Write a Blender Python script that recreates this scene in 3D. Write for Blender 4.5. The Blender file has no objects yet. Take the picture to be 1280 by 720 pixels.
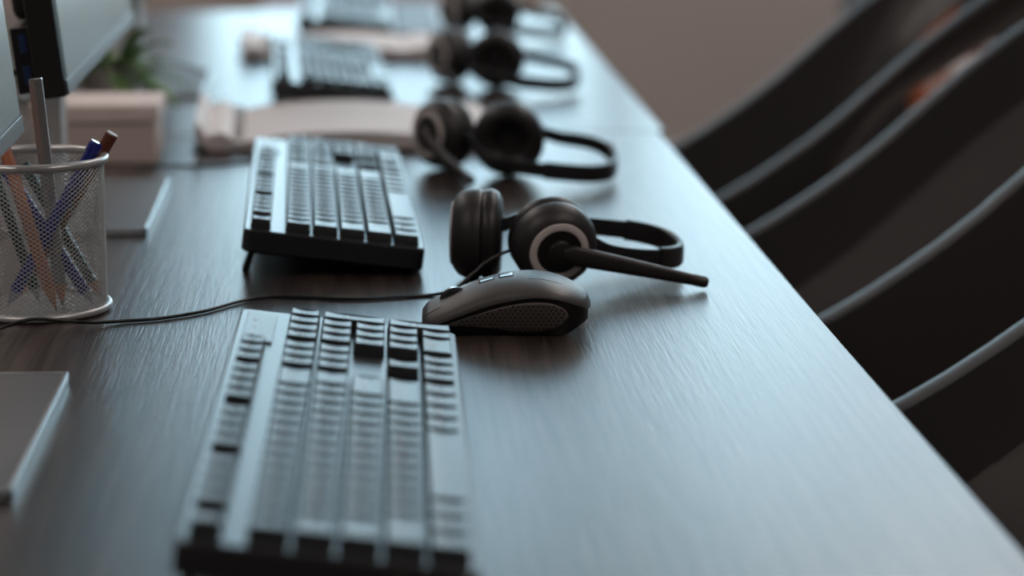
import bpy, bmesh, math, random
from mathutils import Vector, Matrix
random.seed(4)
C = bpy.context.scene.collection
PI = math.pi
R = math.radians
# ------------------------------------------------------------------ camera numbers
F = 3050.0; HOR = -275.0; H = 0.333
PITCH = math.atan((360 - HOR) / F)
YAW = math.atan((640 - 434) * math.cos(PITCH) / F) - R(.13)

def spot(u, v, z=None, y=None):
    """a point of the room measured off the photograph: on the height z or at the distance y"""
    a = (u - 640) / F; b = (360 - v) / F
    d = Vector((a, math.cos(PITCH) + b * math.sin(PITCH), -math.sin(PITCH) + b * math.cos(PITCH)))
    c, s = math.cos(YAW), math.sin(YAW)
    d = Vector((d.x * c + d.y * s, -d.x * s + d.y * c, d.z))
    t = (z - H) / d.z if z is not None else y / d.y
    return Vector((0, 0, H)) + d * t

# ------------------------------------------------------------------ materials
def srgb(r, g, b):
    f = lambda c: ((c / 255) / 12.92) if c / 255 <= .04045 else (((c / 255) + .055) / 1.055) ** 2.4
    return (f(r), f(g), f(b), 1)

def mat(name, col, rough=.5, metal=0., spec=.5, coat=0., bump=None, vary=0., emit=None, sheen=0.):
    m = bpy.data.materials.new(name); m.use_nodes = True
    n = m.node_tree.nodes; l = m.node_tree.links
    b = n['Principled BSDF']
    b.inputs['Roughness'].default_value = rough
    b.inputs['Metallic'].default_value = metal
    b.inputs['Specular IOR Level'].default_value = spec
    b.inputs['Coat Weight'].default_value = coat
    b.inputs['Sheen Weight'].default_value = sheen
    tc = n.new('ShaderNodeTexCoord')
    nz = n.new('ShaderNodeTexNoise'); nz.inputs['Scale'].default_value = bump[0] if bump else 40
    nz.inputs['Detail'].default_value = 3
    l.new(tc.outputs['Object'], nz.inputs['Vector'])
    mx = n.new('ShaderNodeMix'); mx.data_type = 'RGBA'
    k = 1 - vary
    mx.inputs['A'].default_value = (col[0] * k, col[1] * k, col[2] * k, 1)
    mx.inputs['B'].default_value = (min(1, col[0] * (1 + vary)), min(1, col[1] * (1 + vary)), min(1, col[2] * (1 + vary)), 1)
    l.new(nz.outputs['Fac'], mx.inputs['Factor'])
    l.new(mx.outputs['Result'], b.inputs['Base Color'])
    if bump:
        bp = n.new('ShaderNodeBump'); bp.inputs['Strength'].default_value = bump[1]
        bp.inputs['Distance'].default_value = bump[2]
        l.new(nz.outputs['Fac'], bp.inputs['Height']); l.new(bp.outputs['Normal'], b.inputs['Normal'])
    if emit:
        b.inputs['Emission Color'].default_value = emit[0]; b.inputs['Emission Strength'].default_value = emit[1]
    return m

def wood_mat():
    m = bpy.data.materials.new('dark_oak_laminate'); m.use_nodes = True
    n = m.node_tree.nodes; l = m.node_tree.links; b = n['Principled BSDF']
    tc = n.new('ShaderNodeTexCoord')
    def noise(sx, sy, det, dist=0.):
        mp = n.new('ShaderNodeMapping'); mp.inputs['Scale'].default_value = (sx, sy, 1)
        l.new(tc.outputs['Object'], mp.inputs['Vector'])
        z = n.new('ShaderNodeTexNoise'); z.inputs['Scale'].default_value = 1; z.inputs['Detail'].default_value = det
        z.inputs['Distortion'].default_value = dist
        l.new(mp.outputs['Vector'], z.inputs['Vector']); return z
    big = noise(22, 2.2, 4, .6); fine = noise(270, 8, 4, .5); pore = noise(800, 30, 2)
    r = n.new('ShaderNodeValToRGB'); l.new(fine.outputs['Fac'], r.inputs['Fac'])
    r.color_ramp.elements[0].position = .35; r.color_ramp.elements[0].color = (.018, .0125, .011, 1)
    r.color_ramp.elements[1].position = .68; r.color_ramp.elements[1].color = (.085, .062, .054, 1)
    r2 = n.new('ShaderNodeValToRGB'); l.new(big.outputs['Fac'], r2.inputs['Fac'])
    r2.color_ramp.elements[0].position = .3; r2.color_ramp.elements[0].color = (.7, .7, .7, 1)
    r2.color_ramp.elements[1].position = .7; r2.color_ramp.elements[1].color = (1.15, 1.12, 1.1, 1)
    mx = n.new('ShaderNodeMix'); mx.data_type = 'RGBA'; mx.blend_type = 'MULTIPLY'; mx.inputs['Factor'].default_value = 1
    l.new(r.outputs['Color'], mx.inputs['A']); l.new(r2.outputs['Color'], mx.inputs['B'])
    l.new(mx.outputs['Result'], b.inputs['Base Color'])
    ad = n.new('ShaderNodeMath'); ad.operation = 'ADD'; l.new(fine.outputs['Fac'], ad.inputs[0]); l.new(pore.outputs['Fac'], ad.inputs[1])
    bp = n.new('ShaderNodeBump'); bp.inputs['Strength'].default_value = WOOD_BUMP; bp.inputs['Distance'].default_value = .0004
    l.new(ad.outputs[0], bp.inputs['Height']); l.new(bp.outputs['Normal'], b.inputs['Normal'])
    b.inputs['Roughness'].default_value = .30; b.inputs['Specular IOR Level'].default_value = .6
    return m
WOOD_BUMP = .32

M = {}
M['wood'] = wood_mat()
M['desk_edge'] = mat('desk_edge_band', (.03, .024, .022, 1), .5)
M['steel_leg'] = mat('grey_painted_steel', (.12, .12, .12, 1), .45)
M['case'] = mat('keyboard_case_plastic', (.020, .021, .023, 1), .30, spec=.6, bump=(900, .08, .0002))
M['under'] = mat('keyboard_underside_plastic', (.008, .008, .008, 1), .6)
M['key'] = mat('keycap_plastic', (.017, .018, .020, 1), .33, spec=.55, bump=(1200, .06, .0002))
M['legend'] = mat('white_key_print', (.75, .76, .76, 1), .4)
M['led_panel'] = mat('indicator_panel_plastic', (.04, .042, .045, 1), .33, spec=.6)
M['rubber'] = mat('black_rubber', (.006, .006, .006, 1), .7)
M['mouse_shell'] = mat('charcoal_soft_plastic', (.070, .065, .063, 1), .42, bump=(2500, .1, .0001))
M['mouse_black'] = mat('black_plastic', (.006, .006, .006, 1), .38)
M['mouse_grip'] = mat('dimpled_rubber_grip', (.115, .098, .090, 1), .6)
M['mouse_dot'] = mat('grip_dimples', (.004, .004, .004, 1), .6)
M['gloss'] = mat('glossy_trim', (.03, .031, .033, 1), .22, coat=.3)
M['cup_shell'] = mat('ear_cup_plastic', (.026, .024, .024, 1), .44, bump=(1500, .06, .0001))
M['cup_black'] = mat('matt_black_disc', (.006, .006, .006, 1), .5)
M['cushion'] = mat('leatherette_cushion', (.016, .014, .014, 1), .42, bump=(260, .25, .0006))
M['ring'] = mat('satin_silver_ring', (.72, .66, .63, 1), .5)
M['band'] = mat('headband_plastic', (.014, .014, .015, 1), .36)
M['boom'] = mat('microphone_boom_plastic', (.016, .014, .014, 1), .42)
M['cable'] = mat('black_cable_jacket', (.006, .007, .007, 1), .35)
M['wire'] = mat('silver_wire_mesh', (.50, .52, .52, 1), .36, metal=.4)
M['rim'] = mat('silver_painted_rim', (.50, .51, .51, 1), .32, metal=.45)
M['monitor_black'] = mat('monitor_black_plastic', (.004, .004, .004, 1), .5)
M['chin'] = mat('monitor_silver_bezel', (.05, .055, .058, 1), .35)
M['screen'] = mat('screen_glass_sheen_glow', (.02, .024, .026, 1), .22, spec=.6, emit=((.36, .47, .48, 1), .17))  # faint glow stands in for the reflection on the switched-off screen
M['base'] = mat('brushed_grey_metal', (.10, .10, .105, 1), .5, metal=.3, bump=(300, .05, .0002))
M['base_edge'] = mat('polished_plate_edge', (.55, .60, .62, 1), .25, metal=.7)
M['usb'] = mat('blue_usb_tongue', (.01, .035, .12, 1), .4)
M['chair'] = mat('charcoal_chair_leather', (.036, .033, .032, 1), .42, bump=(180, .2, .0008))
M['chair_edge'] = mat('chair_piping', (.026, .027, .030, 1), .5)
M['chair_seat'] = mat('chair_seat_fabric', (.085, .078, .077, 1), .8, bump=(500, .3, .001), sheen=.2)
M['chair_leg'] = mat('dark_metal_leg', (.02, .02, .02, 1), .35, metal=.5)
M['wall'] = mat('taupe_wall_paint', (.41, .355, .325, 1), .85, bump=(60, .1, .002), vary=.04)
M['ceiling'] = mat('white_ceiling_paint', (.6, .58, .56, 1), .9)
M['floor'] = mat('brown_carpet_tiles', (.16, .115, .095, 1), .6, bump=(300, .3, .002), vary=.2)
M['frame'] = mat('white_window_frame', (.6, .6, .6, 1), .5)
M['paper'] = mat('cream_paper', (.82, .76, .745, 1), .7, vary=.03)
M['cover'] = mat('dark_notebook_cover', (.03, .026, .026, 1), .5)
M['carton'] = mat('beige_cardboard', (.56, .47, .43, 1), .75, vary=.05)
M['carton_lid'] = mat('pale_beige_lid', (.72, .62, .58, 1), .7, vary=.05)
M['leaf'] = mat('green_leaf', (.09, .17, .05, 1), .5, vary=.4)
M['pot'] = mat('white_ceramic', (.6, .57, .55, 1), .35)
M['soil'] = mat('potting_soil', (.04, .025, .018, 1), .9, vary=.4)
M['rust'] = mat('rust_brown_veneer', (.22, .06, .028, 1), .45, vary=.25)
M['orange'] = mat('terracotta_binder', (.42, .12, .045, 1), .6, vary=.1)
M['dark_binder'] = mat('dark_binder', (.03, .025, .025, 1), .6)
M['shelf_wood'] = mat('dark_brown_shelf', (.06, .03, .02, 1), .6)
M['terracotta'] = mat('terracotta_pencil_paint', (.42, .15, .08, 1), .4)
M['raw_wood'] = mat('sharpened_wood', (.55, .27, .14, 1), .7, vary=.1)
M['brown_lacquer'] = mat('brown_pencil_lacquer', (.16, .045, .025, 1), .25)
M['pencil_end'] = mat('pale_pencil_end', (.45, .37, .35, 1), .5)
M['blue'] = mat('blue_pen_plastic', (.012, .022, .24, 1), .2, coat=.5)
M['blue_clear'] = mat('pale_pen_barrel', (.32, .38, .5, 1), .18, coat=.5)
M['green_lacquer'] = mat('dark_green_lacquer', (.02, .05, .04, 1), .25, coat=.3)
M['steel'] = mat('brushed_steel', (.35, .36, .36, 1), .28, metal=.9)
M['graphite'] = mat('graphite', (.02, .02, .02, 1), .4)
M['fill_glow'] = mat('fill_panel_glow', (.8, .8, .8, 1), .5, emit=((1, .87, .81, 1), 4.8))  # glow of the added overhead panels, warm fill from out of view

# ------------------------------------------------------------------ object helpers
def link(name, bm, mats, parent=None, smooth=True, kind=None, sharp=40, loc=None):
    me = bpy.data.meshes.new(name)
    bmesh.ops.recalc_face_normals(bm, faces=bm.faces)
    for f in bm.faces: f.smooth = smooth
    if smooth:
        lim = R(sharp)
        for e in bm.edges:
            if len(e.link_faces) == 2 and e.calc_face_angle(0) > lim: e.smooth = False
    bm.to_mesh(me); bm.free()
    for m in (mats if isinstance(mats, (list, tuple)) else [mats]): me.materials.append(m)
    o = bpy.data.objects.new(name, me); C.objects.link(o)
    if parent: o.parent = parent
    if kind: o['kind'] = kind
    if loc: o.location = loc
    if smooth:
        w_ = o.modifiers.new('normals', 'WEIGHTED_NORMAL'); w_.keep_sharp = True; w_.weight = 60
    return o

def thing(name, label, cat, loc=(0, 0, 0), rotz=0, group=None):
    o = bpy.data.objects.new(name, None); C.objects.link(o)
    o.empty_display_size = .02
    o.location = loc; o.rotation_euler = (0, 0, rotz); o['label'] = label; o['category'] = cat
    if group: o['group'] = group
    return o

def dup(root, loc, rotz=0, label=None, group=None):
    r = root.copy(); C.objects.link(r); r.location = loc; r.rotation_euler = (0, 0, rotz)
    if label: r['label'] = label
    if group: r['group'] = group
    for ch in list(root.children):
        c = ch.copy(); C.objects.link(c); c.parent = r
        for g in list(ch.children):
            d = g.copy(); C.objects.link(d); d.parent = c
    return r

def B(): return bmesh.new()

def box(bm, x0, x1, y0, y1, z0, z1, bev=0., seg=2, mi=0, mtx=None):
    t = bmesh.new()
    bmesh.ops.create_cube(t, size=1)
    for v in t.verts:
        v.co = Vector((x0 + (v.co.x + .5) * (x1 - x0), y0 + (v.co.y + .5) * (y1 - y0), z0 + (v.co.z + .5) * (z1 - z0)))
    if bev > 0: bmesh.ops.bevel(t, geom=list(t.edges), offset=bev, segments=seg, affect='EDGES', profile=.5)
    merge(bm, t, mi, mtx)

def merge(bm, t, mi=0, mtx=None):
    vm = {}
    for v in t.verts: vm[v] = bm.verts.new(mtx @ v.co if mtx else v.co)
    for f in t.faces:
        try:
            g = bm.faces.new([vm[v] for v in f.verts]); g.material_index = mi
        except ValueError: pass
    t.free()

def frame_of(n, up=Vector((0, 0, 1))):
    n = n.normalized()
    if abs(n.dot(up)) > .98: up = Vector((1, 0, 0))
    a = up.cross(n).normalized(); b = n.cross(a)
    return a, b, n

def lathe(bm, prof, centre, axis, seg=48, mi=0):
    """prof: list of (radius, distance along axis)"""
    a, b, n = frame_of(Vector(axis)); c = Vector(centre); rings = []
    for r, h in prof:
        if r < 1e-6: rings.append([bm.verts.new(c + n * h)])
        else: rings.append([bm.verts.new(c + n * h + (a * math.cos(t) + b * math.sin(t)) * r) for t in [2 * PI * k / seg for k in range(seg)]])
    for p, q in zip(rings, rings[1:]):
        for k in range(seg):
            k2 = (k + 1) % seg
            if len(p) == 1 and len(q) == 1: continue
            if len(p) == 1: f = bm.faces.new((p[0], q[k], q[k2]))
            elif len(q) == 1: f = bm.faces.new((p[k], p[k2], q[0]))
            else: f = bm.faces.new((p[k], p[k2], q[k2], q[k]))
            f.material_index = mi

def smooth_path(pts, n=8):
    pts = [Vector(p) for p in pts]; out = []
    ext = [pts[0] * 2 - pts[1]] + pts + [pts[-1] * 2 - pts[-2]]
    for i in range(1, len(ext) - 2):
        p0, p1, p2, p3 = ext[i - 1:i + 3]
        for k in range(n):
            t = k / n
            out.append(.5 * ((2 * p1) + (p2 - p0) * t + (2 * p0 - 5 * p1 + 4 * p2 - p3) * t * t + (3 * p1 - p0 - 3 * p2 + p3) * t ** 3))
    out.append(pts[-1]); return out

def sweep(bm, path, wd, ht, seg=12, up=Vector((0, 0, 1)), power=2., mi=0, cap=True):
    """section: wd across, ht along up; numbers or functions of 0..1"""
    n = len(path); rings = []
    fw = wd if callable(wd) else (lambda t: wd); fh = ht if callable(ht) else (lambda t: ht)
    for i, p in enumerate(path):
        d = (path[min(i + 1, n - 1)] - path[max(i - 1, 0)]).normalized()
        s = d.cross(up)
        s = s.normalized() if s.length > 1e-5 else Vector((1, 0, 0))
        u = s.cross(d); t = i / (n - 1); ring = []
        for k in range(seg):
            a = 2 * PI * (k + .5) / seg; ca, sa = math.cos(a), math.sin(a)
            ex = 2 / power
            ring.append(bm.verts.new(p + s * (fw(t) / 2) * math.copysign(abs(ca) ** ex, ca) + u * (fh(t) / 2) * math.copysign(abs(sa) ** ex, sa)))
        rings.append(ring)
    for p, q in zip(rings, rings[1:]):
        for k in range(seg):
            f = bm.faces.new((p[k], p[(k + 1) % seg], q[(k + 1) % seg], q[k])); f.material_index = mi
    if cap:
        for r in (rings[0], rings[-1]):
            f = bm.faces.new(r); f.material_index = mi
    return rings

def tube(bm, path, r, seg=10, mi=0): sweep(bm, [Vector(p) for p in path], (lambda t: 2 * (r(t) if callable(r) else r)), (lambda t: 2 * (r(t) if callable(r) else r)), seg, mi=mi)

def curve(tab, x):
    if x <= tab[0][0]: return tab[0][1]
    for i in range(len(tab) - 1):
        if x <= tab[i + 1][0]:
            (a, va), (c, vc) = tab[i], tab[i + 1]; h = c - a
            m0 = (vc - tab[i - 1][1]) / (c - tab[i - 1][0]) if i else (vc - va) / h
            m1 = (tab[i + 2][1] - va) / (tab[i + 2][0] - a) if i + 2 < len(tab) else 0
            t = (x - a) / h
            return (2*t**3 - 3*t*t + 1) * va + (t**3 - 2*t*t + t) * h * m0 + (3*t*t - 2*t**3) * vc + (t**3 - t*t) * h * m1
    return tab[-1][1]

# ------------------------------------------------------------------ the room
FLOOR = -.74; CEIL = 2.1; YF = 6.6; YB = -3.2; XL = -3.4; XR = 4.6
def struct(name, bm, m): return link(name, bm, m, kind='structure', smooth=False)
b = B(); box(b, XL, XR, YB, YF, FLOOR - .1, FLOOR); struct('floor', b, M['floor'])
b = B(); box(b, XL, XR, YB, YF, CEIL, CEIL + .1); struct('ceiling', b, M['ceiling'])
b = B(); box(b, XL - .15, XL, YB, YF + .15, FLOOR - .1, CEIL + .1); struct('wall_left', b, M['wall'])
b = B(); box(b, XR, XR + .15, YB, YF + .15, FLOOR - .1, CEIL + .1); struct('wall_right', b, M['wall'])
b = B(); box(b, XL - .15, XR + .15, YB - .15, YB, FLOOR - .1, CEIL + .1); struct('wall_rear', b, M['wall'])
WINS = [(-.45, .70), (.74, 2.20), (2.28, 3.75)]; WZ0, WZ1 = -.06, 1.95
b = B()
box(b, XL, XR, YF, YF + .15, FLOOR - .1, WZ0); box(b, XL, XR, YF, YF + .15, WZ1, CEIL + .1)
xs = [XL] + [c for w in WINS for c in w] + [XR]
for i in range(0, len(xs), 2): box(b, xs[i], xs[i + 1], YF, YF + .15, WZ0, WZ1)
struct('wall_far', b, M['wall'])
b = B(); box(b, XL, XR, YF - .015, YF - .001, FLOOR, FLOOR + .09, .004); struct('baseboard_far', b, M['frame'])
gm = bpy.data.materials.new('window_glass'); gm.use_nodes = True
n = gm.node_tree.nodes; n.clear(); o_ = n.new('ShaderNodeOutputMaterial'); tr = n.new('ShaderNodeBsdfTransparent'); gl = n.new('ShaderNodeBsdfGlossy')
tr.inputs[0].default_value = (.93, .97, .97, 1); gl.inputs['Roughness'].default_value = .02
mxs = n.new('ShaderNodeMixShader'); mxs.inputs[0].default_value = .06
gm.node_tree.links.new(tr.outputs[0], mxs.inputs[1]); gm.node_tree.links.new(gl.outputs[0], mxs.inputs[2]); gm.node_tree.links.new(mxs.outputs[0], o_.inputs[0])
for i, (x0, x1) in enumerate(WINS):
    b = B(); t = .05
    for q in ((x0, x0 + t, WZ0, WZ1), (x1 - t, x1, WZ0, WZ1), (x0, x1, WZ0, WZ0 + t), (x0, x1, WZ1 - t, WZ1), ((x0 + x1) / 2 - .02, (x0 + x1) / 2 + .02, WZ0, WZ1)):
        box(b, q[0], q[1], YF + .04, YF + .09, q[2], q[3])
    w = struct('window_%d' % (i + 1), b, M['frame'])
    b = B(); box(b, x0 + .03, x1 - .03, YF + .06, YF + .066, WZ0 + .03, WZ1 - .03); link('pane', b, gm, w, smooth=False)

# ------------------------------------------------------------------ desks
def desk(name, label, x0, x1, y0, y1):
    t = thing(name, label, 'desk', ((x0 + x1) / 2, (y0 + y1) / 2, FLOOR))
    hx, hy = (x1 - x0) / 2, (y1 - y0) / 2
    b = B(); box(b, -hx, hx, -hy, hy, -FLOOR - .025, -FLOOR, .0015); link('tabletop', b, M['wood'], t)
    for sx in (-1, 1):
        for sy in (-1, 1):
            b = B(); cx, cy = sx * (hx - .06), sy * (hy - .03)
            box(b, cx - .025, cx + .025, cy - .025, cy + .025, 0, -FLOOR - .025, .003); link('leg', b, M['steel_leg'], t)
    for sy in (-1, 1):
        b = B(); box(b, -hx + .08, hx - .08, sy * (hy - .03) - .012, sy * (hy - .03) + .012, -FLOOR - .075, -FLOOR - .0255, .002)
        link('crossbar', b, M['steel_leg'], t)
    return t
desk('desk', 'dark wood grain desk nearest the camera carrying the sharp mouse and headset', -.52, .2905, .35, 2.333)
desk('desk', 'dark wood desk at the far end of the row with the blurred notebooks', -.514, .2975, 2.336, 3.62)

# ------------------------------------------------------------------ keyboard
TEXTS = {}
def text_polys(s, size):
    key = (s, size)
    if key in TEXTS: return TEXTS[key]
    cu = bpy.data.curves.new('t', 'FONT'); cu.body = s; cu.size = size; cu.align_x = 'CENTER'; cu.align_y = 'CENTER'; cu.resolution_u = 1
    o = bpy.data.objects.new('t', cu); C.objects.link(o)
    bpy.context.view_layer.update()
    me = bpy.data.meshes.new_from_object(o.evaluated_get(bpy.context.evaluated_depsgraph_get()))
    TEXTS[key] = ([tuple(v.co) for v in me.vertices], [tuple(p.vertices) for p in me.polygons])
    bpy.data.objects.remove(o); bpy.data.curves.remove(cu); bpy.data.meshes.remove(me)
    return TEXTS[key]

KL, KW, KT = .440, .125, R(7.4)
KU = .0187
def key_mesh(a0, a1, y0, y1, zt=.0064, text=None):
    b = B(); g = .0006
    a0 += g; a1 -= g; y0 += g; y1 -= g
    lev = [(0, 0, 0), (0.0003, 0.0003, .002), (.0008, .0017, zt - .0008), (.0013, .0024, zt)]
    rings = []
    for ia, iy, z in lev:
        rings.append([b.verts.new((a, y, z)) for a, y in ((a0 + ia, y0 + iy), (a1 - ia, y0 + iy), (a1 - ia, y1 - iy), (a0 + ia, y1 - iy))])
    for p, q in zip(rings, rings[1:]):
        for k in range(4): b.faces.new((p[k], p[(k + 1) % 4], q[(k + 1) % 4], q[k]))
    b.faces.new(rings[0][::-1])
    # dished top: rows along a
    ia, iy, z = lev[-1]; n = 6; prev = (rings[-1][0], rings[-1][3])
    A0, A1, Y0, Y1 = a0 + ia, a1 - ia, y0 + iy, y1 - iy
    dish = .0005
    lo = [rings[-1][0]]; hi = [rings[-1][3]]
    for k in range(1, n):
        t = k / n; zz = z - dish * 4 * t * (1 - t)
        lo.append(b.verts.new((A0 + (A1 - A0) * t, Y0, zz))); hi.append(b.verts.new((A0 + (A1 - A0) * t, Y1, zz)))
    lo.append(rings[-1][1]); hi.append(rings[-1][2])
    for k in range(n): b.faces.new((lo[k], lo[k + 1], hi[k + 1], hi[k]))
    b.faces.new(lo[::-1]); b.faces.new(hi)
    if text:
        s, size = text
        vs, fs = text_polys(s, size)
        ca, cy = A0 + (A1 - A0) * .40, (Y0 + Y1) / 2
        if (A1 - A0) < .0135: size *= .8
        vm = []
        for (x, y, _) in vs:
            a = ca - y; t = (a - A0) / (A1 - A0)
            vm.append(b.verts.new((a, cy + x, z - dish * 4 * t * (1 - t) + .00012)))
        for f in fs:
            try: ff = b.faces.new([vm[i] for i in f]); ff.material_index = 1
            except ValueError: pass
    return b

def layout():
    L = []; ym = .0080
    rows = [.0040] + [.0278 + i * .0187 for i in range(5)]
    def run(row, y, items, h=None):
        for it in items:
            if isinstance(it, (int, float)): y += it * KU; continue
            w, s = it[:2]; span = it[2] if len(it) > 2 else 1
            a0 = rows[row]; a1 = a0 + (.0152 if row == 0 else .0187 * span)
            L.append((a0, a1, y, y + w * KU, s)); y += w * KU
        return y
    y1 = ym; yn = ym + 15 * KU + .0058; yp = yn + 3 * KU + .0058
    k = [(1, c) for c in ''] 
    fk = lambda r: [(1, 'F%d' % i) for i in r]
    run(0, y1, [(1, 'Esc'), .62] + fk(range(1, 5)) + [.69] + fk(range(5, 9)) + [.69] + fk(range(9, 13)))
    run(0, yn, [(1, 'PrtSc'), (1, 'ScrLk'), (1, 'Pause')])
    run(1, y1, [(1, c) for c in '`1234567890-='] + [(2, 'Backspace')])
    run(1, yn, [(1, 'Ins'), (1, 'Home'), (1, 'PgUp')])
    run(1, yp, [(1, 'Num'), (1, '/'), (1, '*'), (1, '-')])
    run(2, y1, [(1.5, 'Tab')] + [(1, c) for c in 'QWERTYUIOP[]'] + [(1.5, '\\')])
    run(2, yn, [(1, 'Del'), (1, 'End'), (1, 'PgDn')])
    run(2, yp, [(1, '7'), (1, '8'), (1, '9'), (1, '+', 2)])
    run(3, y1, [(1.75, 'Caps')] + [(1, c) for c in "ASDFGHJKL;'"] + [(2.25, 'Enter')])
    run(3, yp, [(1, '4'), (1, '5'), (1, '6')])
    run(4, y1, [(2.25, 'Shift')] + [(1, c) for c in 'ZXCVBNM,./'] + [(2.75, 'Shift')])
    run(4, yn + KU, [(1, '^')])
    run(4, yp, [(1, '1'), (1, '2'), (1, '3'), (1, 'Enter', 2)])
    run(5, y1, [(1.25, 'Ctrl'), (1.25, 'Win'), (1.25, 'Alt'), (6.25, ''), (1.25, 'Alt'), (1.25, 'Win'), (1.25, 'Menu'), (1.25, 'Ctrl')])
    run(5, yn, [(1, '<'), (1, 'v'), (1, '>')])
    run(5, yp, [(2, '0'), (1, '.')])
    return L, yn, yp

def rounded_slab(bm, w, l, z0, z1, r, ch=.0012, mi=0, seg=6):
    pts = []
    for cx, cy, a in ((w - r, l - r, 0), (r, l - r, 90), (r, r, 180), (w - r, r, 270)):
        for k in range(seg + 1):
            t = R(a + 90 * k / seg); pts.append((cx, cy, math.cos(t), math.sin(t)))
    rings = []
    for off, z in ((ch, z0), (0, z0 + ch), (0, z1 - ch), (ch, z1)):
        rings.append([bm.verts.new((cx + dx * (r - off), cy + dy * (r - off), z)) for cx, cy, dx, dy in pts])
    for p, q in zip(rings, rings[1:]):
        for k in range(len(p)):
            f = bm.faces.new((p[k], p[(k + 1) % len(p)], q[(k + 1) % len(p)], q[k])); f.material_index = mi
    for rr in (rings[0][::-1], rings[-1]):
        f = bm.faces.new(rr); f.material_index = mi

FRONT_Z = .0183
def keyboard(name, label, corner, rotz, group):
    """corner: rear near corner; local x rear to front, local y along the length; rear raised on feet"""
    t = thing(name, label, 'keyboard', corner, rotz, group)
    rot = Matrix.Translation((0, 0, FRONT_Z + KW * math.sin(KT))) @ Matrix.Rotation(KT, 4, 'Y')
    def put(o): o.matrix_local = rot; return o
    b = B(); rounded_slab(b, KW, KL, -.0155, 0, .006); put(link('case', b, M['case'], t))
    b = B(); rounded_slab(b, KW - .006, KL - .006, -.0168, -.0148, .005)
    for v in b.verts: v.co.x += .003; v.co.y += .003
    put(link('bottom_plate', b, M['under'], t))
    L, yn, yp = layout()
    for a0, a1, y0, y1, s in L:
        size = .0078 if len(s) == 1 else (.0052 if len(s) < 4 else .0038)
        o = link('key', key_mesh(a0, a1, y0, y1, text=(s, size) if s else None), [M['key'], M['legend']], t, sharp=50); put(o)
    b = B(); box(b, .0045, .0215, yp + .002, yp + 4 * KU - .002, -.0005, .0012, .0005)
    p = put(link('indicator_panel', b, M['led_panel'], t)); 
    b = B()
    for k in range(3): box(b, .009, .0105, yp + .016 + k * .018, yp + .021 + k * .018, .0012, .0014)
    for k in range(3):
        vs, fs = text_polys('1A^'[k], .004)
        vm = [b.verts.new((.0145 - y, yp + .0185 + k * .018 + x, .00135)) for x, y, _ in vs]
        for f in fs: b.faces.new([vm[i] for i in f])
    link('indicator_mark', b, M['legend'], p)
    for yy in (.022, KL - .04):
        f = B(); zr = FRONT_Z + KW * math.sin(KT) - .0172
        box(f, .004, .0085, yy, yy + .018, 0.0003, zr + .001, .001, mtx=Matrix.Identity(4))
        for v in f.verts:
            if v.co.z < .01: v.co.x -= .006; v.co.y += (.001 if v.co.y > yy + .009 else -.001)
        link('foot', f, M['rubber'], t)
    for yy in (.03, KL - .05):
        b = B(); box(b, KW * math.cos(KT) - .008, KW * math.cos(KT) - .001, yy, yy + .02, .0001, .0022, .0004)
        link('rubber_pad', b, M['rubber'], t)
    return t
def ang(p, q): return math.atan2(-(q.x - p.x), q.y - p.y)
KZ = FRONT_Z + KW * math.sin(KT)
p = spot(221, 681, z=KZ); q = spot(302, 385, z=KZ); p2 = spot(607, 725, z=FRONT_Z); q2 = spot(577, 419, z=FRONT_Z)
a1 = (ang(p, q) + ang(p2, q2)) / 2
print('KB1', p, q, (q - p).length, math.degrees(ang(p, q)), math.degrees(ang(p2, q2)))
kb = keyboard('keyboard', 'black full-size keyboard in the foreground lying below the mouse', (q.x - (KL * math.sin(-a1)), q.y - KL * math.cos(a1) , 0), a1, 'keyboards along the desk row')
p = spot(304, 286, z=KZ); q = spot(314, 177, z=KZ)
kb2 = dup(kb, (p.x, p.y, 0), R(1.2), 'black keyboard behind the pen cup with its rear feet raised beside the second headset')
kb3 = dup(kb, (-.085, 2.485, 0), R(2), 'blurred dark keyboard between the two cream notebooks')
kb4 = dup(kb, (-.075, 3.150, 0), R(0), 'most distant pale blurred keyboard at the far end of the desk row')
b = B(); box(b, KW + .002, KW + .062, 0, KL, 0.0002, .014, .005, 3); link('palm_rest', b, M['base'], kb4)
b = B(); 

# ------------------------------------------------------------------ mouse
def lerp(tab, x):
    if x <= tab[0][0]: return tab[0][1]
    for (a, va), (c, vc) in zip(tab, tab[1:]):
        if x <= c: 
            t = (x - a) / (c - a); t2 = t * t * (3 - 2 * t) * .35 + t * .65
            return va + (vc - va) * t2
    return tab[-1][1]
ML = 104.
ZT = [(0, 11.5), (3, 15.2), (8, 18.2), (14, 21.2), (24, 26.2), (34, 30.6), (46, 34.4), (57, 36.3), (66, 36.6), (75, 35.8), (84, 33.6), (92, 30.6), (98, 27.2), (102, 23.6), (104, 19.5)]
ZE = [(0, 5.0), (4, 6.8), (14, 10.6), (23.5, 14.8), (40.6, 21.2), (57.7, 25.6), (70, 27.2), (80, 26.4), (88.5, 23.8), (95, 20.4), (99, 18.0), (104, 15.0)]
HW = [(0, 19), (1.5, 23), (5, 26.5), (15, 29.2), (30, 30), (45, 30), (60, 31.5), (75, 32.8), (85, 31.5), (93, 27), (99, 20.5), (102.5, 13), (104, 5)]
def mouse_y(x, z, up=1.):
    """half width in mm of the body at length x and height z"""
    zt, ze, w = curve(ZT, x), curve(ZE, x), curve(HW, x)
    if z >= ze:
        k = min(1, (z - ze) / max(.1, zt - ze)); return w * max(0, 1 - k ** 2.3) ** (1 / 2.1)
    k = (ze - z) / max(.1, ze)
    fl = 1 if x < 90 else 1
    return w - 1.0 - 5.5 * k ** 1.6 - (0 if x < 85 else (x - 85) * .12 * k)
mp = spot(528, 402, z=.004); mt = spot(729, 402, z=.004)
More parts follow.
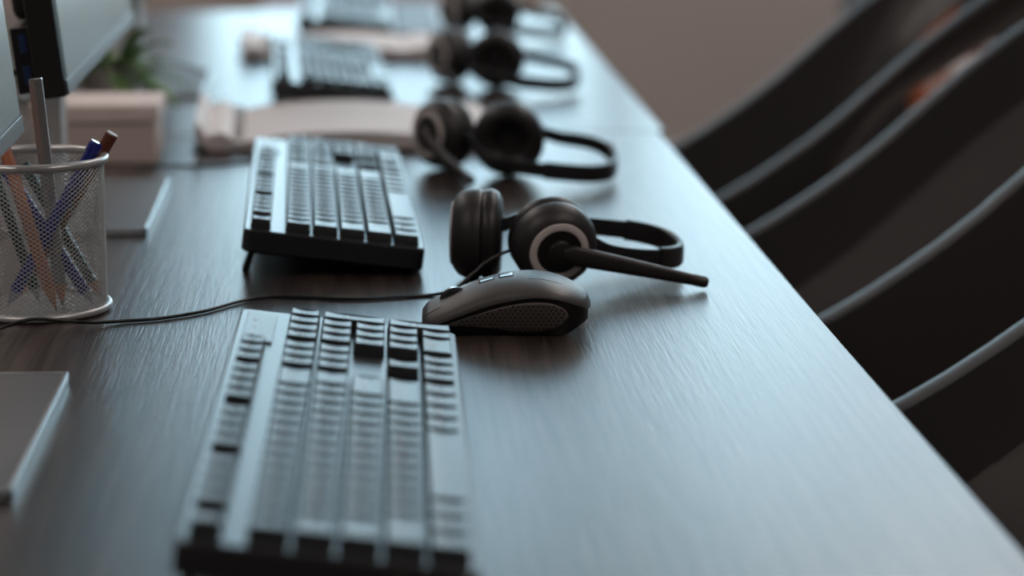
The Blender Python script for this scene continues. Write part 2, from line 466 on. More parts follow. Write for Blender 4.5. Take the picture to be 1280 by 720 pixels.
MO = Vector((mp.x, 1.479, 0)); MROT = R(-2.5)
mouse = thing('computer_mouse', 'charcoal computer mouse with a dimpled thumb grip in front of the headset', 'computer mouse', MO, MROT)
def mm(x, y, z): return Vector((x / 1000, y / 1000, z * .93 / 1000))
NX = 60
def xs_list(n=NX): return [ML * (.5 - .5 * math.cos(PI * i / n)) for i in range(n + 1)]
# upper shell
b = B(); rings = []
for x in xs_list():
    zt, ze, w = curve(ZT, x), curve(ZE, x), curve(HW, x); r = []
    NP = 28
    for k in range(NP + 1):
        a = PI * k / NP; ca, sa = math.cos(a), math.sin(a)
        r.append(b.verts.new(mm(x, -math.copysign(abs(ca) ** (2 / 2.1), ca) * w, ze + (zt - ze) * abs(sa) ** (2 / 2.3))))
    # lip folded inwards
    r = [b.verts.new(mm(x, -(w - 2.2), ze - .5))] + r + [b.verts.new(mm(x, w - 2.2, ze - .5))]
    rings.append(r)
for p_, q_ in zip(rings, rings[1:]):
    for k in range(len(p_) - 1): b.faces.new((p_[k], p_[k + 1], q_[k + 1], q_[k]))
b.faces.new(rings[0]); b.faces.new(rings[-1][::-1])
link('upper_shell', b, M['mouse_shell'], mouse, sharp=55)
# lower body
b = B(); rings = []
for x in [ML * .012 + t * .972 for t in xs_list()]:
    ze, w = curve(ZE, x), curve(HW, x); r = []
    lift = max(0, x - 88) * .55 + max(0, 6 - x) * .4
    zz = [.4 + lift + (ze - .4 - lift) * k / 8 for k in range(9)]
    side = [(mouse_y(x, z) - .7, z) for z in zz]
    for y, z in side: r.append(b.verts.new(mm(x, -y, z)))
    for y, z in side[::-1]: r.append(b.verts.new(mm(x, y, z)))
    rings.append(r)
for p_, q_ in zip(rings, rings[1:]):
    for k in range(len(p_)): b.faces.new((p_[k], p_[(k + 1) % len(p_)], q_[(k + 1) % len(p_)], q_[k]))
b.faces.new(rings[0]); b.faces.new(rings[-1][::-1])
link('lower_body', b, M['mouse_black'], mouse)
# thumb grip with dimples, near side
GT = [(14, 8.6), (32, 15.2), (49, 21.0), (64, 24.4), (76, 24.4), (83, 22.0), (88, 18.0), (90, 14.0)]
GB = [(14, 7.6), (28, 7.0), (41, 5.2), (57, 2.6), (70, 2.6), (80, 5.0), (87, 9.4), (90, 13.6)]
for sgn in (-1, 1):
    b = B(); rings = []
    NG = 44
    for i in range(NG + 1):
        x = 14 + 76 * i / NG; zt, zb = curve(GT, x), curve(GB, x); r = []
        for k in range(13):
            z = zb + (zt - zb) * k / 12
            edge = min(k, 12 - k, i, NG - i)
            off = .9 if edge > 0 else -.9
            r.append(b.verts.new(mm(x, sgn * (mouse_y(x, z) + off - .3), z)))
        rings.append(r)
    for p_, q_ in zip(rings, rings[1:]):
        for k in range(12): b.faces.new((p_[k], p_[k + 1], q_[k + 1], q_[k]))
    grip = link('thumb_grip', b, M['mouse_grip'], mouse)
    b = B()
    for i in range(23):
        for k in range(9):
            x = 20 + i * 3.1 + (k % 2) * 1.55 - .0; z = 3.6 + k * 2.5 
            if curve(GB, x) + 1.2 < z < curve(GT, x) - 1.2 and x < 88:
                y = mouse_y(x, z) + .62
                c = mm(x, sgn * y, z)
                lathe(b, [(.00075, 0), (.0007, .00012), (0, .00022)], c, (0, sgn, 0), 8)
    link('grip_dimples', b, M['mouse_dot'], grip)
# wheel, button strips, palm inlay
b = B(); lathe(b, [(0, -.0035), (.0095, -.0035), (.0108, -.002), (.0108, .002), (.0095, .0035), (0, .0035)], mm(21, 0, 16.2), (0, 1, 0), 40)
link('scroll_wheel', b, M['gloss'], mouse)
def top_strip(name, x0, x1, y0, y1, h, m, n=10):
    b = B(); lo = []; hi = []
    for i in range(n + 1):
        x = x0 + (x1 - x0) * i / n; e = h if 0 < i < n else -.6
        def zt(y):
            w = curve(HW, x); ze = curve(ZE, x); k = (1 - abs(y / w) ** 2.1) ** (1 / 2.3); return ze + (curve(ZT, x) - ze) * k
        row = [b.verts.new(mm(x, y0, zt(y0) - .6))] + [b.verts.new(mm(x, y0 + (y1 - y0) * j / 6, zt(y0 + (y1 - y0) * j / 6) + e)) for j in range(7)] + [b.verts.new(mm(x, y1, zt(y1) - .6))]
        if lo:
            for a_ in range(len(row) - 1): b.faces.new((lo[a_], lo[a_ + 1], row[a_ + 1], row[a_]))
        lo = row
    return link(name, b, m, mouse)
top_strip('speed_button', 34, 45, -4, 4, .45, M['gloss'])
top_strip('speed_button', 46.5, 57, -4, 4, .45, M['gloss'])
top_strip('button_seam', 3, 32, -.4, .4, .05, M['mouse_black'])
top_strip('mouse_button', 1.5, 12, -18, 18, .35, M['mouse_shell'])
top_strip('palm_inlay', 63, 88, -13, 13, .12, M['mouse_black'])

# ------------------------------------------------------------------ headsets
def headset(name, label, loc, cups, band, boom, cable, group):
    """cups: (centre, outward normal, radius); everything in room coordinates, moved to loc"""
    loc = Vector(loc); t = thing(name, label, 'headset', loc, 0, group)
    for i, (c, nrm, r) in enumerate(cups):
        c = Vector(c) - loc; nrm = Vector(nrm).normalized()
        b = B()
        prof = [(0, -.004), (r * .95, -.004), (r, -.002), (r * 1.0, .003), (r * .975, .007), (r * .90, .0115), (r * .78, .0145), (r * .66, .016), (r * .60, .0155), (0, .0155)]
        lathe(b, prof, c, nrm, 64); e = link('ear_cup', b, M['cup_shell'], t)
        b = B(); prof = [(r * .35, -.006), (r * .45, -.013), (r * .6, -.017), (r * .8, -.0175), (r * .95, -.0145), (r * 1.01, -.010), (r * .98, -.0055), (r * .9, -.0035), (0, -.0035)]
        lathe(b, prof, c, nrm, 64); lathe(b, [(r * .36, -.0062), (0, -.0058)], c, nrm, 32)
        link('ear_cushion', b, M['cushion'], e)
        b = B(); k = r
        lathe(b, [(k * .52, .0150), (k * .54, .0168), (k * .60, .0172), (k * .69, .0166), (k * .71, .0140)], c, nrm, 64)
        link('silver_ring', b, M['ring'], e)
        b = B(); lathe(b, [(k * .53, .0150), (k * .52, .0162), (k * .45, .0162), (k * .3, .0160), (0, .0160)], c, nrm, 48)
        link('centre_disc', b, M['cup_black'], e)
    # headband
    path = smooth_path([Vector(p) - loc for p in band], 10)
    b = B(); n_ = len(path)
    sweep(b, path, .0028, lambda s: .0085 + .0045 * math.sin(PI * s) ** .5, 12, power=5)
    hb = link('headband', b, M['band'], t, sharp=30)
    b = B(); sub = path[int(n_ * .30):int(n_ * .72)]
    sweep(b, [p_ for p_ in sub], .0055, .0150, 12, power=4)
    link('band_cover', b, M['band'], hb, sharp=30)
    # yokes between band ends and cups
    for (c, nrm, r), end in zip(cups, (path[0], path[-1])):
        b = B(); c = Vector(c) - loc; nrm = Vector(nrm).normalized()
        s0 = c + (end - c).normalized() * r * .55 + nrm * .003
        sweep(b, smooth_path([s0, (s0 + end) / 2, end], 6), .006, .010, 12, power=4)
        link('yoke', b, M['band'], t, sharp=30)
    # boom
    path = smooth_path([Vector(p) - loc for p in boom], 10)
    b = B(); sweep(b, path, lambda s: .0075 - .002 * s, lambda s: .0145 - .0072 * min(1, s * 1.02) if s > .04 else .010, 16, power=2.6)
    bo = link('microphone_boom', b, M['boom'], t)
    b = B(); tip = path[-1]; d = (path[-1] - path[-3]).normalized()
    lathe(b, [(0, -.0085), (.0030, -.008), (.0040, -.006), (.0040, .0015), (.0028, .0038), (0, .0042)], tip, d, 20)
    link('microphone_tip', b, M['boom'], bo)
    piv = path[0]; c, nrm, r = cups[-1] if (Vector(cups[-1][0]) - loc - piv).length < (Vector(cups[0][0]) - loc - piv).length else cups[0]
    b = B(); lathe(b, [(0, .0160), (.0085, .0160), (.009, .0168), (.0088, .0185), (.007, .0200), (0, .0205)], Vector(c) - loc, nrm, 32)
    link('boom_pivot', b, M['boom'], bo)
    b = B(); tube(b, smooth_path([Vector(p) - loc for p in cable], 10), .00115, 10)
    link('cable', b, M['cable'], t)
    return t
cA = spot(595, 298, y=1.630); cB = spot(692, 307, y=1.602)
print('cups', cA, cB)
cA.z = .0310; cB.z = .0293
nA = Vector((-.99, .10, .02)); nB = Vector((.17, -.98, -.22))
S = lambda u, v, **k: spot(u, v, **k)
band = [cA + Vector((.021, .016, .004)), S(660, 275, y=1.665), S(742, 283, y=1.685), S(795, 289, y=1.69), S(833, 300, y=1.68), S(850, 315, y=1.655), S(838, 322, y=1.632), S(800, 322, y=1.617), S(760, 315, y=1.61), cB + Vector((.024, .006, .000))]
nBn = nB.normalized()
pb = cB + nBn * .0205
boom = [S(704, 317, y=1.585), S(760, 328, y=1.584), S(820, 340, y=1.583), S(878, 352, y=1.583)]
cab = [cB + Vector((-.027, -.004, -.004)), S(632, 315, y=1.588), S(612, 325, y=1.58), S(596, 338, y=1.575), S(582, 350, y=1.568), S(570, 360, y=1.562), S(545, 368, z=.0014), S(500, 371, z=.0013), S(440, 374, z=.0013), S(380, 371.5, z=.0013), S(330, 371.5, z=.0013),
       S(295, 378, z=.0013), S(255, 389, z=.0013), S(200, 398, z=.0013), S(150, 401.5, z=.0016), S(110, 403, z=.0035), S(70, 400, z=.0048), S(40, 399, z=.0045), S(10, 407, z=.003), S(-30, 421, z=.0014), S(-90, 432, z=.0013)]
hs = headset('headset', 'black headset with silver ring and straight microphone boom behind the mouse', (cB.x, cB.y, 0), [(cA, nA, .0308), (cB, nB, .0290)], band, boom, cab, 'headsets along the desk row')

# second headset, cushion of the far cup turned to the camera
c2B = S(636, 165, y=2.075); c2B.z = .032
c2A = S(552, 166, y=2.112); c2A.z = .031
band2 = [c2B + Vector((.022, .004, .006)), S(700, 172, y=2.09), S(740, 179, y=2.09), S(764, 192, y=2.075), S(767, 210, y=2.03), S(745, 217, y=2.0), S(700, 215, y=1.99), S(650, 209, y=1.99), S(610, 200, y=2.02), c2A + Vector((.020, -.020, .002))]
p2 = c2A + Vector((-.80, -.6, .05)).normalized() * .02
boom2 = [p2, S(548, 190, y=2.07), S(566, 207, y=2.03), S(588, 225, y=1.99)]
cab2 = [c2A + Vector((-.02, .004, .0)), S(525, 180, y=2.12), S(505, 194, z=.006), S(480, 197, z=.0013), S(400, 200, z=.0013), S(330, 201, z=.0013), S(260, 207, z=.0013), S(200, 207, z=.0013), S(170, 212, z=.0013)]
hs2 = headset('headset', 'black blurred headset lying right of the second keyboard, round cushion facing the camera', (c2B.x, c2B.y, 0), [(c2B, Vector((.12, .98, .05)), .031), (c2A, Vector((-.80, -.6, .05)), .030)], band2, boom2, cab2, 'headsets along the desk row')
for nm, loc, rz, lb in (('h3', (.155, 2.685, 0), R(-6), 'dark blurred headset beside the end of the second cream notebook'),
                        ('h4', (.188, 3.235, 0), R(-4), 'most distant dark headset by the farthest keyboard at the desk end')):
    h = dup(hs2, loc, rz, lb)
    for ch in list(h.children):
        if ch.name.startswith('cable'): bpy.data.objects.remove(ch)

# ------------------------------------------------------------------ pen cup
pc = spot(49, 386, z=0); CR = .0452
cup = thing('pen_cup', 'silver wire mesh pen cup holding pens and pencils at the left', 'pen holder', (pc.x, pc.y, 0))
ztop = .0975
print('cup', pc, spot(138, 206, y=pc.y))
b = B(); NW = 64
for hand in (-1, 1):
    for w in range(NW):
        path = []
        for k in range(37):
            t = k / 36; a = 2 * PI * w / NW + hand * t * PI * 1.02; r = CR - .0012 - .0006 * (1 - t) + (0.0002 if hand > 0 else 0)
            path.append(Vector((r * math.cos(a), r * math.sin(a), .004 + (ztop - .005) * t)))
        # radial/vertical section
        prev = None
        for i, p_ in enumerate(path):
            rad = Vector((p_.x, p_.y, 0)).normalized(); d = (path[min(i + 1, 36)] - path[max(i - 1, 0)]).normalized(); s = rad.cross(d)
            q_ = [b.verts.new(p_ + rad * a_ + s * c_) for a_, c_ in ((.00018, .00027), (.00018, -.00027), (-.00018, -.00027), (-.00018, .00027))]
            if prev:
                for k in range(4): b.faces.new((prev[k], prev[(k + 1) % 4], q_[(k + 1) % 4], q_[k]))
            prev = q_
link('mesh_wall', b, M['wire'], cup)
def ring_tube(bm, R0, z, r, seg=96, s2=12, mi=0):
    rings = []
    for i in range(seg):
        a = 2 * PI * i / seg; d = Vector((math.cos(a), math.sin(a), 0))
        rings.append([bm.verts.new(d * (R0 + r * math.cos(2 * PI * k / s2)) + Vector((0, 0, z + r * math.sin(2 * PI * k / s2)))) for k in range(s2)])
    for i in range(seg):
        p_, q_ = rings[i], rings[(i + 1) % seg]
        for k in range(s2): bm.faces.new((p_[k], p_[(k + 1) % s2], q_[(k + 1) % s2], q_[k]))
b = B(); ring_tube(b, CR - .0005, ztop, .0028); link('rim', b, M['rim'], cup)
b = B(); ring_tube(b, CR - .0005, .0026, .0024); link('base_ring', b, M['rim'], cup)
b = B(); lathe(b, [(0, .0018), (CR - .002, .0018), (CR - .002, .0028), (0, .0028)], (0, 0, 0), (0, 0, 1), 64); link('bottom', b, M['rim'], cup)

def stick(name, label, cat, top, bot, r, barrel, tipmat, tiplen, six=True, end=None, clip=None, group='pens and pencils in the mesh cup'):
    top, bot = Vector(top), Vector(bot); ax = (top - bot); Ln = ax.length; ax.normalize()
    t = thing(name, label, cat, bot, 0, group)
    sg = 6 if six else 20
    b = B(); lathe(b, [(0, tiplen), (r * .99, tiplen), (r, tiplen + .0005), (r, Ln - .0006), (r * .92, Ln), (0, Ln)], (0, 0, 0), ax, sg); link('barrel', b, barrel, t, smooth=not six)
    b = B(); lathe(b, [(r * .98, tiplen), (r * .25, .003), (0, .003)], (0, 0, 0), ax, 16); link('tip', b, tipmat, t)
    b = B(); lathe(b, [(r * .27, .0034), (r * .05, 0), (0, 0)], (0, 0, 0), ax, 10); link('point', b, M['graphite'] if six else M['steel'], t)
    if end:
        b = B(); lathe(b, [(0, Ln - .0001), (r * .93, Ln - .0001), (r * .9, Ln + .0008), (0, Ln + .0008)], (0, 0, 0), ax, 20); link('end_cap', b, end, t)
    if clip:
        a_, b2, n_ = frame_of(ax); b = B()
        lathe(b, [(0, Ln - .002), (r * 1.12, Ln - .002), (r * 1.15, Ln + .003), (r * .95, Ln + .0055), (0, Ln + .0055)], (0, 0, 0), ax, 20)
        side = -b2
        s0 = ax * (Ln - .002) + side * (r + .0012); s1 = ax * (Ln - .040) + side * (r + .0008)
        sweep(b, [s0, s0 * .5 + s1 * .5, s1], .0024, .0012, 8, power=4); link('clip', b, clip, t)
    return t
y0 = pc.y
CZ = .0032
def bt(u, v, y, z=CZ):
    p_ = spot(u, v, z=z); p_ = Vector((spot(u, v, y=y).x, y, z)); return p_
stick('pencil', 'long dark pencil with pale wood tip standing nearly upright in the cup', 'pencil', spot(44, 98, y=y0 + .006), bt(79, 391, y0 - .006), .0048, M['steel'], M['raw_wood'], .014)
stick('pencil', 'terracotta pencil leaning left in the mesh cup beside the monitor edge', 'pencil', spot(-16, 118, y=y0 - .008), bt(71, 392, y0 - .026), .0040, M['terracotta'], M['raw_wood'], .016)
stick('pencil', 'dark brown round pencil with a flat pale end, topmost at the cup right side', 'pencil', spot(140, 168, y=y0 + .012), bt(20, 385, y0 + .014), .0042, M['brown_lacquer'], M['raw_wood'], .014, six=False, end=M['pencil_end'])
stick('pen', 'blue pen with clip leaning right against the cup rim', 'pen', spot(116, 187, y=y0 - .002), bt(8, 372, y0 - .010), .0040, M['blue'], M['blue_clear'], .012, six=False, clip=M['blue'])
stick('pen', 'blue pen with its tip down at the right foot of the cup', 'pen', spot(2, 205, y=y0 + .000), bt(117, 386, y0 - .004), .0038, M['blue'], M['blue_clear'], .010, six=False)
stick('pencil', 'green lacquered pencil with reddish tip crossing behind the blue pens', 'pencil', spot(30, 205, y=y0 + .030), bt(128, 376, y0 + .016), .0036, M['green_lacquer'], M['terracotta'], .012)
stick('pen', 'thin dark green pen leaning to the left side of the cup', 'pen', spot(-12, 205, y=y0 + .012), bt(50, 388, y0 + .002), .0034, M['green_lacquer'], M['steel'], .010, six=False)

# ------------------------------------------------------------------ monitors
MWID, MHT = .51, .315
def monitor(label, yc, xb=-.2035):
    t = thing('monitor', label, 'monitor', (xb, yc, 0), 0, 'monitors along the left side')
    rot = Matrix.Translation((0, 0, .122)) @ Matrix.Rotation(-R(6.3), 4, 'Y')
    def put(o): o.matrix_local = rot; return o
    hw = MWID / 2
    b = B(); box(b, -.020, 0, -hw, hw, 0, MHT, .002); put(link('housing', b, M['monitor_black'], t))
    b = B(); box(b, -.001, .0012, -hw + .007, hw - .007, .012, MHT - .009, .0004); put(link('screen', b, M['screen'], t))
    b = B(); box(b, -.001, .0015, -hw + .001, hw - .001, .001, .0115, .0006); put(link('chin', b, M['chin'], t))
    b = B(); box(b, -.036, -.018, -hw + .05, hw - .05, .05, MHT - .06, .008, 3); put(link('rear_housing', b, M['monitor_black'], t))
    b = B(); box(b, -.0365, -.0185, -hw + .03, -hw + .09, .002, .048, .001); pb_ = put(link('port_block', b, M['monitor_black'], t))
    for z in (.008, .030):
        b = B(); box(b, -.031, -.026, -hw + .0292, -hw + .0302, z, z + .013, .0003); link('usb_port', b, M['usb'], pb_)
    b = B(); box(b, -.050, -.033, -.022, .022, .005, .20, .004, 3); link('stand_neck', b, M['rim'], t)
    b = B(); box(b, -.060, -.0375, -.04, .04, .15, .22, .004); link('mount', b, M['monitor_black'], t)
    b = B(); box(b, -.155, .037, -.116, .116, .0008, .0052, .0006); link('base', b, M['base'], t)
    b = B()
    for q in ((-.156, .039, -.118, -.115), (-.156, .039, .115, .118), (.0365, .039, -.118, .118), (-.156, -.1535, -.118, .118)): box(b, q[0], q[1], q[2], q[3], .0004, .0058, .0006)
    link('base_rim', b, M['base_edge'], t)
    return t
monitor('monitor nearest the camera, pale screen cut by the left frame edge', 1.236)
m2 = monitor('monitor with thick black side and blue ports above the beige box', 1.922, -.1968)
monitor('third monitor of the row, behind the beige box, only its stand showing', 2.72)
b = B(); tube(b, smooth_path([(-.036, -.215, .135), (-.045, -.213, .132), (-.06, -.21, .118), (-.085, -.2, .09), (-.11, -.16, .03), (-.125, -.1, .008)], 8), .0022, 8); link('signal_cable', b, M['cable'], m2)

# ------------------------------------------------------------------ beige box, plant, notebooks
bp = spot(198, 205, z=0)
t = thing('storage_box', 'beige cardboard box with paler lid under the second monitor', 'box', (bp.x - .055, bp.y + .045, 0))
b = B(); box(b, -.053, .053, -.043, .043, 0.0003, .036, .0015); link('body', b, M['carton'], t)
b = B(); box(b, -.056, .056, -.046, .046, .0365, .053, .003); link('lid', b, M['carton_lid'], t)

def plant(label, loc, sc=1., n=26):
    t = thing('potted_plant', label, 'plant', loc)
    b = B(); lathe(b, [(0, .0005), (.026 * sc, .0005), (.034 * sc, .05 * sc), (.0365 * sc, .055 * sc), (.033 * sc, .055 * sc), (.031 * sc, .048 * sc), (0, .048 * sc)], (0, 0, 0), (0, 0, 1), 32); link('pot', b, M['pot'], t)
    b = B(); lathe(b, [(0, .0485 * sc), (.030 * sc, .0485 * sc), (0, .052 * sc)], (0, 0, 0), (0, 0, 1), 24); link('soil', b, M['soil'], t)
    b = B()
    for i in range(n):
        a = random.uniform(0, 2 * PI); el = random.uniform(.15, 1.4); ln = random.uniform(.06, .12) * sc; d = Vector((math.cos(a) * math.cos(el), math.sin(a) * math.cos(el), math.sin(el)))
        st = Vector((math.cos(a) * .01, math.sin(a) * .01, .048 * sc)); side = d.cross(Vector((0, 0, 1))).normalized(); prev = None
        for k in range(9):
            s_ = k / 8; p_ = st + d * ln * s_ + Vector((0, 0, -.05 * sc * s_ * s_)); w = .014 * sc * max(.05, math.sin(PI * (s_ * .92 + .04)) ** .7) * (0.2 if s_ < .2 else 1)
            q_ = (b.verts.new(p_ + side * w), b.verts.new(p_ + Vector((0, 0, -.002))), b.verts.new(p_ - side * w))
            if prev:
                b.faces.new((prev[0], prev[1], q_[1], q_[0])); b.faces.new((prev[1], prev[2], q_[2], q_[1]))
            prev = q_
    f = link('foliage', b, M['leaf'], t); s = f.modifiers.new('s', 'SOLIDIFY'); s.thickness = .0006
    return t
plant('small green potted plant in a white pot behind the second monitor', (-.248, 2.46, 0), .95)
plant('bushy green potted plant far left behind the monitor stand', (-.40, 2.30, 0), 1.3, 34)

def notebook(label, cx, cy, w, d, rz, th=.012, gut=-.102):
    t = thing('notebook', label, 'notebook', (cx, cy, 0), rz, 'open notebooks across the desk')
    b = B(); box(b, -w / 2, w / 2, -d / 2, d / 2, .0003, .0025, .0008); link('cover', b, M['cover'], t)
    for sg in (-1, 1):
        b = B(); rings = []
        N = 20
        for i in range(N + 1):
            s_ = i / N; x = gut + sg * (.001 + s_ * (w / 2 - .004 + (gut if sg < 0 else -gut)))
            z = .004 + th * (math.sin(PI * min(1, s_ * 1.15 + .04)) ** .55 if s_ < .8 else .55 + .45 * ((1 - s_) / .2) ** .5 * .6)
            if sg < 0 and s_ > .6: z += .016 * ((s_ - .6) / .4) ** 1.3
            zb = .0026 if not (sg < 0 and s_ > .6) else .0026 + .012 * ((s_ - .6) / .4) ** 1.5
            rings.append([b.verts.new((x, -d / 2 + .003, zb)), b.verts.new((x, d / 2 - .003, zb)), b.verts.new((x, d / 2 - .003, z)), b.verts.new((x, -d / 2 + .003, z))])
        for p_, q_ in zip(rings, rings[1:]):
            for k in range(4): b.faces.new((p_[k], p_[(k + 1) % 4], q_[(k + 1) % 4], q_[k]))
        b.faces.new(rings[0]); b.faces.new(rings[-1][::-1])
        link('pages', b, M['paper'], t)
    b = B()
    for k in range(18):
        y = -d / 2 + .01 + (d - .02) * k / 17
        pth = [Vector((gut + .006 * math.cos(a), y, .008 + .006 * math.sin(a))) for a in [PI * j / 8 for j in range(9)]]
        tube(b, pth, .0006, 6)
    link('spiral_binding', b, M['steel'], t)
    return t
nA_ = notebook('open cream notebook with curled left pages in front of the third keyboard', -.012, 2.335, .285, .235, R(2), .014)
nB_ = notebook('open cream notebook farther off between the two most distant keyboards', -.010, 3.045, .265, .18, R(-1), .014)

# ------------------------------------------------------------------ chairs
PROF = [(.20, -.145), (.33, -.102), (.38, -.077), (.43, -.045), (.48, -.008), (.53, .036), (.58, .078), (.63, .113), (.69, .146), (.75, .168), (.82, .176)]

def make_chair(label, yc, hw, xo=0., low=None):
    x_c = .52 + xo
    t = thing('tub_chair', label, 'chair', (x_c, yc, FLOOR), 0, 'tub chairs along the right side')
    plan = []
    xb = .60
    for i in range(15): plan.append((.20 + (xb - .20) * i / 14, -1.0, Vector((0, -1, 0))))
    for i in range(1, 40):
        a = -PI / 2 + PI * i / 40; plan.append((xb + .20 * math.cos(a), math.sin(a), Vector((math.cos(a) * 1.0, math.sin(a), 0)).normalized()))
    for i in range(15): plan.append((xb - (xb - .20) * i / 14, 1.0, Vector((0, 1, 0))))
    TH = .026; NV = 14; b = B(); out = []; rim = []
    for px, py, nrm in plan:
        zr = curve(PROF, px) - FLOOR; col = []
        P0 = Vector((px - .52, py * hw, 0))
        zlow = .40 if not low else curve(low, px) if py < 0 else curve([(.20, .40), (.50, .40), (.56, .56), (.62, .75), (.82, .86)], px)
        pts = []
        for k in range(NV + 1):
            s_ = k / NV; z = zlow + (zr - zlow) * s_
            ins = .05 * (1 - s_) ** 2
            pts.append(P0 - nrm * ins + Vector((0, 0, z)))
        inner = [p_ - nrm * TH for p_ in pts]
        col = [b.verts.new(p_) for p_ in pts] + [b.verts.new(p_) for p_ in inner[::-1]]
        out.append(col); rim.append((pts[-1] + inner[-1]) / 2)
    for p_, q_ in zip(out, out[1:]):
        for k in range(len(p_)): b.faces.new((p_[k], p_[(k + 1) % len(p_)], q_[(k + 1) % len(p_)], q_[k]))
    b.faces.new(out[0]); b.faces.new(out[-1][::-1])
    link('shell', b, M['chair'], t)
    b = B(); lin = []
    for px, py, nrm in [q for q in plan[3:-3] if not low or q[0] < .47 and q[1] < 0] + []:
        zr = curve(PROF, px) - FLOOR - .065; P0 = Vector((px - .52, py * hw, 0)); c_ = []
        for k in range(9):
            s_ = k / 8; z = .42 + (zr - .42) * s_; c_.append(P0 - nrm * (.05 * (1 - s_) ** 2 + TH - .002 + .022 * math.sin(PI * min(1, s_ * .9 + .12)) ** .5) + Vector((0, 0, z)))
        lin.append([b.verts.new(p_) for p_ in c_] + [b.verts.new(P0 - nrm * (TH + .001) + Vector((0, 0, zr))), b.verts.new(P0 - nrm * (TH + .05) + Vector((0, 0, .42)))])
    for p_, q_ in zip(lin, lin[1:]):
        for k in range(len(p_)): b.faces.new((p_[k], p_[(k + 1) % len(p_)], q_[(k + 1) % len(p_)], q_[k]))
    b.faces.new(lin[0]); b.faces.new(lin[-1][::-1])
    link('inner_pad', b, M['chair_seat'], t)
    b = B(); sweep(b, rim, .026, .010, 12); link('rim_piping', b, M['chair_edge'], t)
    b = B(); box(b, -.27, .20, -hw + .035, hw - .035, .37, .47, .03, 4); link('seat', b, M['chair_seat'], t)
    for sx, sy in ((-.2, -1), (-.2, 1), (.18, -1), (.18, 1)):
        b = B(); tube(b, [(sx, sy * (hw - .07), .372), (sx * 1.15, sy * (hw - .02), .0)], lambda s: .015 - .005 * s, 12); link('leg', b, M['chair_leg'], t)
    return t
make_chair('nearest dark tub chair at the lower right corner', 1.40, .20)
make_chair('middle dark tub chair at the right, its grey inner side facing the camera', 2.045, .20)
make_chair('farthest dark tub chair at the right, its open low back showing the wall behind', 2.60, .19, low=[(.20, .40), (.40, .40), (.45, .52), (.50, .69), (.56, .755), (.64, .80), (.82, .86)])

# ------------------------------------------------------------------ background furniture
t = thing('bookcase', 'dark low bookcase with orange binders behind the chairs', 'bookcase', (1.53, 5.0, FLOOR))
b = B()
box(b, -.5, -.475, -.15, .15, 0, .98); link('side_panel', b, M['shelf_wood'], t)
b = B(); box(b, .475, .5, -.15, .15, 0, .98); link('side_panel', b, M['shelf_wood'], t)
b = B(); box(b, -.475, .475, .135, .15, 0.02, .96); link('back_panel', b, M['shelf_wood'], t)
for z in (.02, .33, .64, .955):
    b = B(); box(b, -.475, .475, -.15, .135, z, z + .022); link('shelf', b, M['shelf_wood'], t)
for sh, z in (('lowest', .0425), ('middle', .3525), ('upper', .6625)):
    x = -.46; i = 0
    while x < .40:
        w = random.choice((.05, .06, .075))
        if random.random() < .22: x += w; continue
        k = random.random()
        nm = 'orange' if k < .6 else 'dark'
        o = thing('ring_binder', '%s blurred ring binder on the %s shelf of the bookcase' % (nm, sh), 'binder', (1.53 + x + w / 2, 4.96, FLOOR + z), 0, 'ring binders in the bookcase, %s on the %s shelf' % (nm, sh))
        b = B(); box(b, -w / 2 + .001, w / 2 - .001, -.12, .12, 0, .265, .003); link('cover', b, M['orange'] if nm == 'orange' else M['dark_binder'], o)
        b = B(); box(b, -w / 2 + .012, w / 2 - .012, -.1215, -.1195, .12, .20); link('spine_label', b, M['paper'], o)
        x += w
t = thing('sideboard', 'rust brown low sideboard far beyond the end of the desk', 'cabinet', (.02, 5.4, FLOOR))
b = B(); box(b, -.22, .22, -.2, .2, .06, .56, .004); link('body', b, M['rust'], t)
b = B(); box(b, -.23, .23, -.21, .21, .5605, .58, .004); link('top', b, M['rust'], t)
for sx in (-1, 1):
    b = B(); box(b, sx * .105 - .1, sx * .105 + .1, -.215, -.2005, .08, .545, .003); d = link('door', b, M['rust'], t)
    b = B(); box(b, sx * .04 - .006, sx * .04 + .006, -.232, -.215, .3, .42, .003); link('handle', b, M['steel'], d)
    for sy in (-1, 1):
        b = B(); box(b, sx * .18 - .02, sx * .18 + .02, sy * .16 - .02, sy * .16 + .02, 0, .06); link('leg', b, M['shelf_wood'], t)

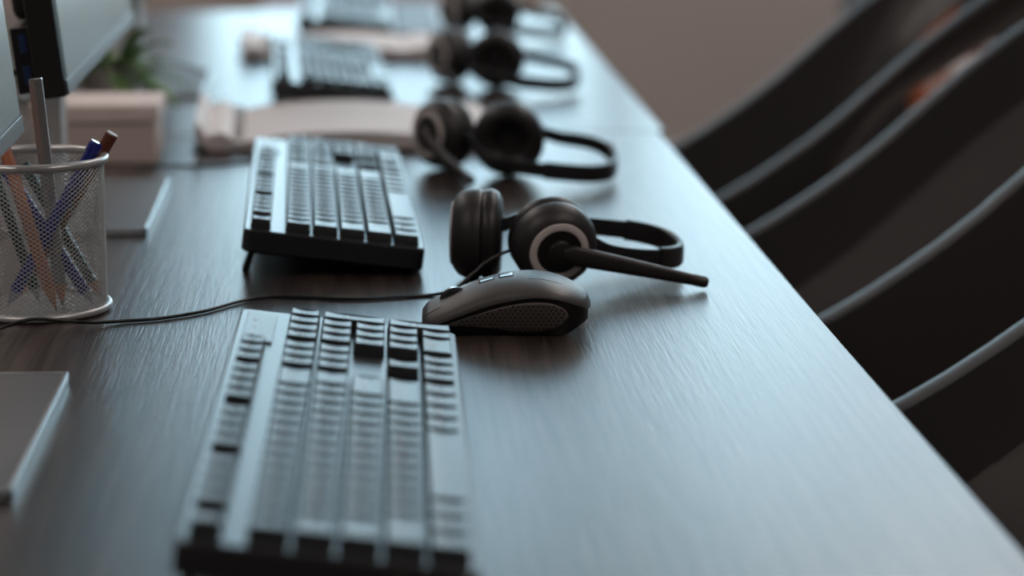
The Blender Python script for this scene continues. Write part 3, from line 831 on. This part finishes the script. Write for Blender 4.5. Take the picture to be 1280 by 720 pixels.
# ------------------------------------------------------------------ unseen overhead panels, added for warm fill light
for x, y in ((1.5, .2), (-1.5, .2), (1.5, 3.2), (-1.5, 3.2), (1.5, 5.4), (-1.5, 5.4)):
    t = thing('added_fill_panel', 'unseen overhead panel added for warm fill', 'fill light', (x, y, CEIL), 0, 'added overhead fill panels')
    b = B(); box(b, -.45, .45, -.75, .75, -.02, -.0005, .004); link('frame', b, M['frame'], t)
    b = B(); box(b, -.42, .42, -.72, .72, -.024, -.0195); link('fill_face', b, M['fill_glow'], t, smooth=False)

# ------------------------------------------------------------------ daylight
w = bpy.data.worlds.new('sky'); bpy.context.scene.world = w; w.use_nodes = True
n = w.node_tree.nodes; l = w.node_tree.links; bg = n['Background']
tc = n.new('ShaderNodeTexCoord'); sx_ = n.new('ShaderNodeSeparateXYZ'); rp = n.new('ShaderNodeValToRGB')
l.new(tc.outputs['Generated'], sx_.inputs[0]); l.new(sx_.outputs['Z'], rp.inputs['Fac'])
rp.color_ramp.elements[0].position = .07; rp.color_ramp.elements[0].color = (.72, .90, 1.0, 1)
rp.color_ramp.elements[1].position = .32; rp.color_ramp.elements[1].color = (.20, .32, .43, 1)
l.new(rp.outputs['Color'], bg.inputs['Color']); bg.inputs['Strength'].default_value = 7.6
for x0, x1 in WINS:
    li = bpy.data.lights.new('window_portal', 'AREA'); li.shape = 'RECTANGLE'; li.size = x1 - x0; li.size_y = WZ1 - WZ0; li.cycles.is_portal = True
    o = bpy.data.objects.new('window_portal', li); C.objects.link(o); o.location = ((x0 + x1) / 2, YF + .14, (WZ0 + WZ1) / 2); o.rotation_euler = (-PI / 2, 0, 0)

# ------------------------------------------------------------------ camera
cam = bpy.data.cameras.new('camera'); co = bpy.data.objects.new('camera', cam); C.objects.link(co)
co.location = (0, 0, H); co.rotation_euler = (PI / 2 - PITCH, 0, -YAW)
cam.sensor_width = 36; cam.lens = F / 1280 * 36; cam.clip_start = .05; cam.clip_end = 50
cam.dof.use_dof = True; cam.dof.focus_distance = 1.50; cam.dof.aperture_fstop = 3.9; cam.dof.aperture_blades = 9
sc = bpy.context.scene; sc.camera = co
sc.view_settings.view_transform = 'Standard'; sc.view_settings.look = 'None'; sc.view_settings.gamma = 1
sc.view_settings.use_curve_mapping = False; sc.view_settings.exposure = 0
